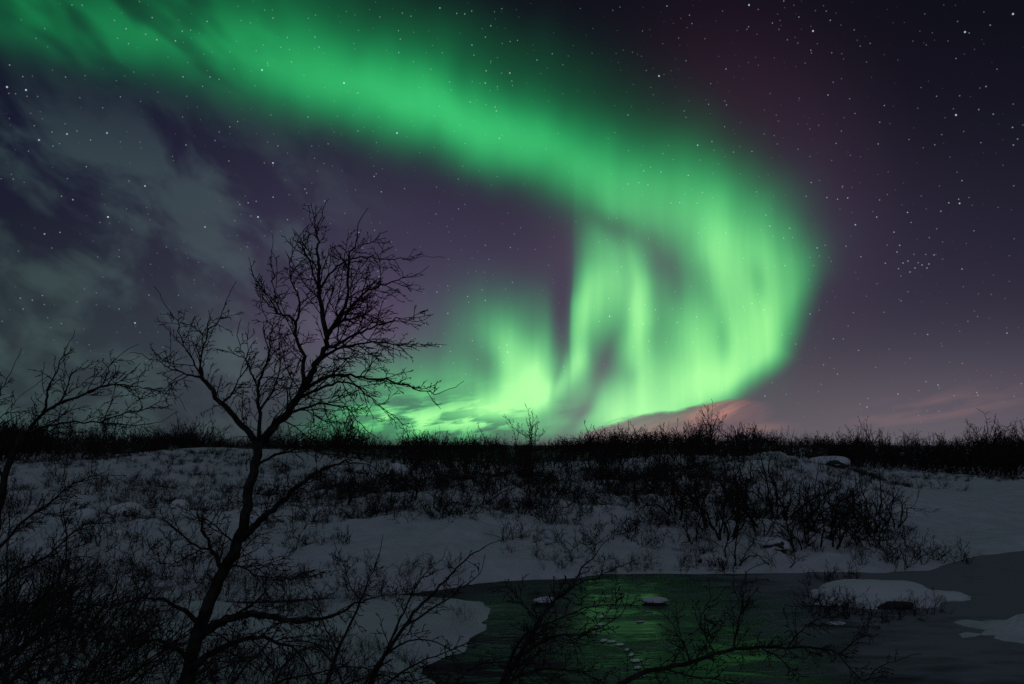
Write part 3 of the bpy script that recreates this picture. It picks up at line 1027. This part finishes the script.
D0 = 7.0
bx_, by_, _ = at(172, 760, D0)
main_trunk = [([(168, 790), (176, 735), (184, 695), (192, 655), (200, 625), (214, 590), (228, 562), (240, 535), (247, 505), (251, 480), (257, 455), (263, 440)], D0, D0, .074, .038)]
L_ = [
    ([(263, 441), (275, 426), (288, 412), (300, 394), (310, 375), (318, 360), (325, 345), (327, 335)], 7.0, 6.8, .042, .025),
    ([(327, 336), (323, 315), (320, 296), (319, 275), (318, 258), (317, 244), (318, 234), (317, 226)], 6.8, 6.9, .028, .006),
    ([(327, 336), (335, 322), (345, 306), (348, 290), (347, 270), (349, 258), (354, 248), (359, 238)], 6.8, 6.3, .022, .005),
    ([(329, 331), (343, 319), (356, 300), (375, 288), (392, 282), (410, 277)], 6.8, 7.2, .018, .004),
    ([(321, 288), (333, 270), (346, 261), (360, 257), (378, 258), (400, 260), (418, 259)], 6.85, 7.3, .013, .003, .6),
    ([(325, 348), (338, 345), (349, 338), (362, 332), (378, 325), (392, 321), (404, 319)], 6.8, 6.2, .018, .004),
    ([(318, 362), (332, 352), (350, 345), (372, 342), (395, 344), (420, 345)], 6.85, 7.5, .018, .004, .8),
    ([(301, 392), (316, 382), (332, 376), (350, 375), (368, 378), (388, 380), (402, 384), (420, 390), (436, 392)], 6.9, 6.4, .020, .004, .8),
    ([(296, 399), (312, 392), (328, 386), (343, 381), (358, 388), (368, 396), (380, 405), (394, 416)], 6.9, 7.4, .017, .004, .8),
    ([(286, 415), (302, 408), (320, 404), (336, 406), (350, 412), (360, 425)], 6.95, 6.3, .015, .004),
    ([(303, 392), (303, 372), (304, 357), (299, 345), (296, 335), (295, 322), (287, 315), (279, 312), (268, 303), (259, 296), (254, 287)], 6.9, 7.3, .024, .004, .8),
    ([(295, 324), (300, 306), (297, 292), (291, 280), (290, 262), (296, 248)], 7.05, 6.8, .014, .004, .8),
    ([(281, 313), (276, 300), (274, 290), (272, 277), (270, 264)], 7.2, 7.5, .010, .004, .7),
    ([(320, 296), (314, 276), (308, 258), (303, 248), (304, 240)], 6.85, 6.5, .012, .004, .7),
    ([(258, 452), (254, 440), (247, 430), (238, 420), (228, 408), (218, 400), (210, 388), (203, 379), (200, 375)], 7.0, 7.3, .036, .018, .7),
    ([(201, 377), (186, 374), (172, 369), (163, 364), (150, 358)], 7.3, 7.6, .013, .004, .8),
    ([(202, 378), (201, 365), (203, 350), (208, 335), (218, 320), (225, 308)], 7.3, 6.9, .014, .004, .8),
    ([(200, 374), (193, 360), (186, 350), (180, 335), (178, 322), (171, 311)], 7.3, 7.5, .012, .004, .7),
    ([(222, 404), (232, 392), (238, 380), (246, 366), (247, 350)], 7.15, 7.4, .013, .004, .8),
    ([(258, 450), (259, 430), (260, 413), (258, 395), (259, 380), (264, 368), (269, 358), (270, 343), (271, 329), (268, 315)], 7.0, 6.5, .024, .004, .8),
    ([(260, 410), (270, 395), (276, 380), (281, 364), (280, 350)], 6.8, 6.6, .013, .004, .8),
    ([(259, 388), (250, 372), (245, 358), (239, 345)], 6.7, 6.5, .011, .004, .8),
    ([(242, 539), (253, 527), (263, 518), (273, 509), (287, 497), (299, 485), (308, 478), (318, 472), (335, 466), (350, 462)], 7.0, 6.3, .038, .007, .8),
    ([(256, 466), (275, 455), (300, 449), (330, 450), (355, 454)], 7.0, 7.4, .014, .004, 1.0),
    ([(222, 576), (218, 560), (210, 548), (205, 535), (200, 522), (196, 508)], 7.0, 6.6, .024, .005, .8),
    ([(214, 552), (200, 548), (188, 540), (178, 530), (165, 521), (150, 516)], 6.8, 6.5, .014, .004, .8),
    ([(238, 543), (228, 538), (218, 528), (207, 520), (192, 513)], 7.0, 7.3, .014, .004, .8),
    ([(226, 566), (242, 567), (261, 577), (288, 578), (315, 576)], 7.0, 6.6, .013, .004, .9, 1),
    ([(199, 636), (215, 625), (232, 618), (250, 615), (270, 617), (290, 622), (315, 620), (340, 612), (362, 602)], 6.9, 6.2, .050, .008, 1.0, 1),
    ([(190, 668), (215, 652), (240, 640), (265, 638), (290, 648), (310, 668)], 6.9, 6.2, .036, .006, 1.0, 1),
    ([(202, 628), (186, 612), (168, 602), (146, 598), (118, 604)], 6.95, 6.6, .026, .005, 1.0),
    ([(192, 660), (170, 645), (150, 640), (125, 645), (95, 640)], 6.95, 6.4, .024, .005, 1.0),
]
WIND = unit(np.array([.75, .0, .25]))
near_tree('birch_tree', (bx_, D0, ground(bx_, D0) - .1), main_trunk, L_, 'tallest near birch, bare and dark, leaning right against the green sky', 'birch', 5,
          .62, .066, 2, .0036, WIND, .07)

# leaning birch at the left edge
bx_ = at(-14, 600, 8.2)[0]
left_trunk = [([(-20, 690), (-14, 640), (-12, 590), (-6, 540), (0, 500), (8, 465), (24, 433)], 8.2, 8.2, .055, .030)]
L_ = [
    ([(24, 434), (36, 421), (44, 411), (47, 396), (50, 382), (58, 367), (64, 352)], 8.2, 8.0, .022, .004, .7),
    ([(38, 418), (52, 407), (66, 401), (78, 397), (88, 393), (98, 387), (105, 381), (110, 368), (115, 357)], 8.2, 8.6, .020, .004, .8),
    ([(88, 393), (104, 386), (120, 384), (138, 387), (155, 390), (172, 396)], 8.4, 8.0, .013, .003, .8),
    ([(24, 434), (40, 428), (55, 425), (76, 422), (99, 423), (125, 426), (152, 424)], 8.2, 7.8, .018, .004, .8),
    ([(99, 423), (115, 417), (132, 412), (150, 407), (163, 400)], 8.1, 8.4, .010, .003, .8),
    ([(60, 404), (66, 390), (70, 376), (80, 368), (92, 370)], 8.3, 8.6, .011, .003, .7),
    ([(4, 480), (-8, 455), (-16, 430), (-8, 405), (2, 390), (8, 372)], 8.2, 8.0, .018, .004, .7),
    ([(-12, 432), (0, 420), (10, 408), (20, 398)], 8.1, 8.3, .010, .003, .7),
    ([(-12, 560), (6, 540), (25, 520), (48, 505), (70, 485), (92, 478)], 8.2, 7.8, .020, .004, 1.0),
    ([(-12, 600), (8, 580), (30, 565), (52, 552), (75, 530), (100, 518)], 8.2, 8.6, .020, .004, 1.0),
    ([(-16, 640), (10, 625), (40, 600), (62, 570), (66, 535), (64, 500)], 8.2, 7.6, .022, .004, 1.0),
]
near_tree('birch_tree', (bx_ - .05, 8.2, ground(bx_, 8.2) - .3), left_trunk, L_, 'wind-swept bare birch at the left edge, its limbs bent low to the right', 'birch', 9,
          .62, .075, 2, .0040, WIND, .09)

# near bushes whose tops reach in from below the frame
bxx = at(500, 760, 4.6)
def rooted(px, D):
    x_ = at(px, 600, D)[0]
    return (float(x_), D, ground(x_, D))
B1 = [
    ([(450, 900), (478, 760), (504, 684), (519, 657), (534, 630), (545, 612), (556, 600), (572, 586), (582, 568), (598, 554)], 4.4, 4.7, .020, .0035, .8),
    ([(545, 612), (562, 592), (580, 583), (596, 578), (612, 570)], 4.55, 4.8, .007, .0025, .7),
    ([(519, 657), (536, 645), (556, 636), (578, 634), (600, 628), (620, 616)], 4.5, 4.3, .010, .003, .9),
    ([(504, 684), (530, 672), (560, 670), (590, 676), (612, 690)], 4.45, 4.2, .010, .003, 1.0),
    ([(540, 622), (525, 606), (515, 594), (502, 586)], 4.6, 4.8, .007, .0025, .7),
    ([(498, 690), (520, 640), (545, 625), (575, 612), (604, 604), (628, 606)], 4.45, 4.8, .010, .003, .9),
]
near_tree('birch_shrub', rooted(430, 4.4), [], B1, 'leafless bush tip reaching up before the green water, right of the snow ledge', 'shrub', 31, .32, .037, 2, .0025, UPW, .03, .004, 'near bushes')
B2 = [
    ([(300, 900), (310, 760), (325, 690), (338, 652), (350, 625), (361, 601), (370, 578), (380, 555)], 4.9, 5.1, .018, .003, .6),
    ([(340, 800), (352, 720), (370, 684), (385, 655), (403, 628), (418, 608), (430, 597), (445, 580), (457, 568), (470, 556), (484, 547)], 4.8, 4.6, .018, .003, .6),
    ([(385, 655), (396, 628), (408, 602), (420, 580), (432, 566)], 4.75, 5.0, .009, .0025, .7),
    ([(403, 628), (424, 614), (446, 600), (466, 585), (480, 574)], 4.7, 4.5, .008, .0025, .6),
    ([(352, 720), (380, 690), (408, 668), (436, 655), (462, 646)], 4.8, 4.5, .010, .0025, .9),
    ([(338, 652), (326, 630), (318, 610), (306, 596)], 5.0, 5.2, .008, .0025, .8),
    ([(361, 601), (350, 585), (345, 568), (338, 552)], 5.05, 5.2, .006, .0025, .7),
]
near_tree('birch_shrub', rooted(320, 4.9), [], B2, 'fan of slender bare shoots rising over the pale snow ledge', 'shrub', 32, .30, .038, 2, .0025, unit(np.array([.5, 0, .8])), .05, .004, 'near bushes')
B3 = [
    ([(560, 840), (590, 730), (615, 690), (640, 674), (665, 668), (691, 662), (715, 654), (736, 649), (760, 647), (787, 648), (818, 648), (838, 654)], 4.3, 5.0, .019, .006, .9),
    ([(838, 654), (850, 645), (858, 636), (866, 626), (873, 618)], 5.0, 5.2, .006, .003, .8),
    ([(838, 654), (850, 668), (863, 681), (872, 674), (884, 664), (898, 660)], 5.0, 4.9, .006, .0025, .7),
    ([(733, 650), (736, 635), (739, 620), (743, 604), (741, 590), (745, 578)], 4.7, 4.9, .008, .003, .9),
    ([(787, 648), (798, 634), (812, 622), (828, 615), (842, 606)], 4.85, 5.1, .006, .0025, .8),
    ([(691, 662), (684, 645), (676, 632), (668, 618)], 4.6, 4.8, .006, .0025, .9),
    ([(715, 654), (708, 640), (700, 625), (704, 610), (712, 600)], 4.65, 4.4, .006, .0025, .9),
    ([(760, 647), (775, 655), (790, 668), (800, 684)], 4.8, 4.5, .006, .0025, .8),
    ([(665, 668), (690, 676), (720, 680), (752, 692)], 4.5, 4.3, .007, .0025, .9),
]
near_tree('birch_shrub', rooted(540, 4.3), [], B3, 'long bare branch stretching right over the dark ice at the bottom', 'shrub', 33, .30, .038, 2, .0025, UPW, .02, .004, 'near bushes')
B4 = [
    ([(-60, 900), (-30, 780), (0, 700), (30, 660), (60, 640), (95, 628), (130, 632)], 5.2, 5.0, .024, .004, 1.0),
    ([(-20, 740), (20, 690), (60, 672), (105, 668), (150, 676)], 5.2, 4.8, .016, .004, 1.0),
    ([(0, 700), (8, 660), (24, 625), (46, 598), (72, 584)], 5.1, 5.4, .014, .003, 1.0),
    ([(-30, 780), (-10, 690), (4, 640), (6, 590), (8, 540), (10, 500)], 5.2, 5.5, .014, .003, .8),
]
near_tree('birch_shrub', rooted(-50, 5.2), [], B4, 'tangled bare bush in the dark lower left corner', 'shrub', 34, .30, .085, 2, .0026, UPW, .03, .006, 'near bushes')

B5 = [
    ([(160, 900), (185, 780), (215, 710), (240, 672), (262, 650), (280, 628), (292, 604)], 4.6, 4.9, .014, .003, .9),
    ([(215, 710), (255, 690), (300, 676), (345, 668), (392, 672)], 4.7, 4.5, .011, .003, 1.0),
    ([(200, 900), (240, 780), (290, 720), (330, 690), (372, 676), (410, 680), (445, 672)], 4.5, 4.8, .013, .003, 1.0),
    ([(120, 900), (130, 780), (135, 720), (142, 676), (150, 640), (146, 610)], 4.8, 5.1, .012, .003, .9),
    ([(135, 720), (110, 690), (84, 672), (60, 664), (38, 668)], 4.9, 5.1, .009, .003, .9),
]
near_tree('birch_shrub', rooted(180, 4.6), [], B5, 'bare bush criss-crossing the foot of the big birch along the bottom', 'shrub', 35, .30, .06, 2, .0026, UPW, .02, .006, 'near bushes')

B6 = [
    ([(300, 900), (330, 790), (352, 715), (372, 672), (398, 646), (428, 640), (452, 652), (462, 672)], 4.3, 4.6, .012, .0028, .9),
    ([(352, 715), (340, 676), (322, 650), (300, 640), (278, 646), (262, 664)], 4.4, 4.6, .009, .0028, .9),
    ([(260, 900), (262, 780), (268, 710), (282, 668), (306, 648), (334, 652), (350, 672)], 4.2, 4.4, .010, .0028, .9),
    ([(420, 900), (430, 790), (440, 720), (458, 682), (482, 664), (508, 662), (528, 676)], 4.2, 4.4, .010, .0028, .9),
]
near_tree('birch_shrub', rooted(330, 4.3), [], B6, 'arching drooping bare twigs at the bottom before the snow ledge', 'shrub', 36, .26, .045, 2, .0025, np.array([.2, 0, -.5]), .05, .005, 'near bushes')

near_b = [proto('near_birch', 700 + i, H=2.0, stems=5 + i, lean=.15, spacing=.165, levels=2, rmin=.0034, r0=.022, spread=1.0, wind=.3) for i in range(3)]
NB = [(60, 7.5, .9, 'crooked bare bush left of the big birch trunk foot'), (120, 9.0, .85, 'bare bush on the near slope, first behind the big birch'),
      (280, 8.2, .55, 'low bare bush just right of the big birch trunk'), (20, 10.5, 1.0, 'bushy bare shrub beneath the leaning birch limbs'),
      (160, 12.0, .8, 'bare bush halfway down the near slope'), (90, 13.5, .95, 'spreading bare bush low on the near slope at left'),
      (240, 14.0, .6, 'small bare bush down the slope behind the big birch'), (-20, 8.0, 1.0, 'bare bush cut by the left edge near the bottom'),
      (40, 15.5, .9, 'bare bush at the foot of the near slope far left'), (215, 17.0, .6, 'bare bush near the narrow channel behind the big birch'),
      (300, 18.5, .55, 'low bare bush at the left end of the snow ledge'), (130, 18.0, .9, 'bare bush before the narrow channel left of the big birch'),
      (330, 12.5, .4, 'tiny bare bush on the snow below the ledge'), (200, 6.2, .5, 'low bare bush hugging the big birch trunk foot'),
      (360, 22.5, .42, 'low dark bush on the upper rim of the snow ledge'), (385, 9.5, .35, 'little bare bush in the snow at the bottom below the fan of shoots')]
THICKET = [(-40, 6.4, .8), (30, 6.0, .75), (90, 6.3, .7), (150, 7.4, .8), (330, 7.2, .45), (10, 12.5, 1.2), (70, 11, 1.0), (130, 15, 1.1),
                  (180, 9.8, .7), (230, 11, .6), (60, 19, 1.2), (0, 18, 1.2), (170, 20.5, .9), (270, 21, .7), (110, 10, .9), (260, 6.6, .45), (40, 22, 1.2), (310, 15.5, .5)]
for row, d0_, d1_ in (('nearest', 0, 9), ('middle', 9, 14), ('farthest', 14, 99)):
    members = sorted(t_ for t_ in THICKET if d0_ <= t_[1] < d1_)
    for k_, (px, D, s_) in enumerate(members):
        NB.append((px, D, s_ * .95, f'bare bush in the {row} row of the near thicket, {nth(k_ + 1)}'))
for i, (px, D, s_, lab) in enumerate(NB):
    x = (px - 512) / FPX / math.cos(PITCH) * D
    dup(near_b[i % 3], 'birch_shrub', ('trunk', 'crown'), (x, D, ground(x, D) - .06), i * 1.3 % 1.2, s_, lab, 'shrub', 'bare bushes on the near slope')


# ------------------------------------------------------------------ snow-capped stones and ice
def stone(name, cx, cy, z0, rx, ry, h, seed, label, cat, group=None, cap=.45):
    """a boulder with a rounded snow cap sitting on it"""
    rg = np.random.RandomState(seed)
    e_ = empty(name, (cx, cy, z0))
    for part, mat, k, zz in (('boulder', m_rock, 1.0, 0.0), ('snow_cap', m_snow, 1.13, .16 * h if h > .15 else .6 * h)):
        bm = bmesh.new()
        bmesh.ops.create_icosphere(bm, subdivisions=4, radius=1)
        o1 = rg.uniform(0, 40)
        for v in bm.verts:
            c_ = v.co
            nzv = float(fbm(np.array(c_.x * 1.3 + o1), np.array(c_.y * 1.3 + c_.z * .9), 3))
            f1 = 1 + .30 * nzv
            z = c_.z
            if part == 'snow_cap':
                z = z if z > -.2 else -.2 + (z + .2) * .3
            v.co = Vector((c_.x * rx * f1 * k, c_.y * ry * f1 * k, z * h * (1 + .25 * nzv) + zz))
        me_ = bpy.data.meshes.new(name + '_' + part)
        bm.to_mesh(me_); bm.free()
        me_.materials.append(mat)
        me_.polygons.foreach_set('use_smooth', [True] * len(me_.polygons))
        link(part, me_, e_)
    tag(e_, label, cat, group)
    return e_



cx, cy = plan(888, 606)
stone('snowy_boulder', cx, cy + .9, -.12, 2.0, 1.3, .62, 3, 'large boulder under a smooth snow dome in the river ice', 'boulder')
cx2, cy2 = plan(948, 600)
stone('snowy_boulder', cx2, cy2 + .4, -.05, .9, .5, .22, 4, 'flat snowy stone trailing off right of the large domed boulder', 'boulder', 'snowy stones in the river')
for (px, py, rx, ry, h, lab) in ((655, 603, .36, .22, .12, 'small pale snow-topped stone alone in the green water'),
                                 (545, 603, .30, .20, .12, 'small snow-topped stone in the water behind the bush tip'),
                                 (826, 594, .45, .22, .10, 'flat snowy floe stone touching the left side of the large boulder'),
                                 (829, 606, .40, .18, .08, 'lower flat snowy stone left of the large boulder'),
                                 (836, 625, .22, .10, .06, 'tiny snow-topped stone on dark ice below the large boulder')):
    x, y = plan(px, py)
    stone('snowy_boulder', x, y, 0.0, rx, ry, h, px, lab, 'boulder', 'snowy stones in the river')
for (px, D, r, h, lab) in ((140, 43, .85, .55, 'round snow-covered boulder on the left snow flat'), (100, 44, .5, .35, 'smaller snowy boulder left of the round one on the flat'),
                           (400, 70, 1.0, 1.0, 'rounded snowy boulder within the scrub under the broken clouds'), (735, 52, .9, .6, 'snowy boulder among birches left of the knoll'),
                           (822, 60, 1.5, .55, 'long snowy boulder crowning the knoll'), (190, 45, .5, .35, 'low snowy boulder right of the round one on the flat'),
                           (705, 31.5, .55, .4, 'snowy boulder just above the waterline under the birches'), (760, 31.5, .7, .35, 'wide low snowy boulder above the waterline under the birches')):
    x = (px - 512) / FPX / math.cos(PITCH) * D
    stone('snowy_boulder', x, D, ground(x, D), r, r * .8, h, int(px * 3), lab, 'boulder', 'snow-covered boulders on the far bank')
for i, (px, py, s_) in enumerate([(818, 610, .8), (836, 616, 1.0), (852, 617, .85), (868, 620, .8), (905, 619, .75), (925, 614, .7), (836, 592, 1.1), (848, 584, .9)]):
    x, y = plan(px, py)
    dup(willow[i % 6], 'willow_shrub', ('trunk', 'crown'), (x, y + .25, -.05), i * 1.1, s_,
        f'frozen-in twiggy willow around the large river boulder, {nth([1, 2, 5, 6, 7, 8, 3, 4][i])} of them', 'shrub', 'willows around the river boulder')

# broken rim of ice where the skin has drifted and cracked
rg = np.random.RandomState(77)
rim = [(604, 641), (612, 642), (620, 645), (627, 650), (632, 655), (636, 661), (638, 668), (641, 676), (602, 617), (600, 625), (640, 622), (596, 634)]
for i, (px, py) in enumerate(rim):
    x, y = plan(px, py)
    bm = bmesh.new()
    k = rg.randint(5, 8)
    r = rg.uniform(.06, .12)
    vs = []
    for j in range(k):
        a = j * 2 * math.pi / k + rg.uniform(-.25, .25)
        q = r * rg.uniform(.65, 1.15)
        vs.append((math.cos(a) * q * 1.7, math.sin(a) * q, 0))
    lo = [bm.verts.new(v) for v in vs]
    hi = [bm.verts.new((v[0] * .85, v[1] * .85, .015 + rg.uniform(0, .02))) for v in vs]
    bm.faces.new(lo[::-1]); bm.faces.new(hi)
    for j in range(k):
        bm.faces.new((lo[j], lo[(j + 1) % k], hi[(j + 1) % k], hi[j]))
    bmesh.ops.bevel(bm, geom=bm.edges[:], offset=.004, segments=2, affect='EDGES')
    me_ = bpy.data.meshes.new('ice_chunk'); bm.to_mesh(me_); bm.free()
    me_.materials.append(m_ice)
    o = link('ice_chunk', me_)
    o.location = (x, y, .004); o.rotation_euler = (0, 0, rg.uniform(0, 1))
    tag(o, f'small chunk of pale broken ice in the green water, {nth(sorted(r_[0] for r_ in rim).index(px) + 1)}', 'ice', 'ice chunks along the broken ice rim')
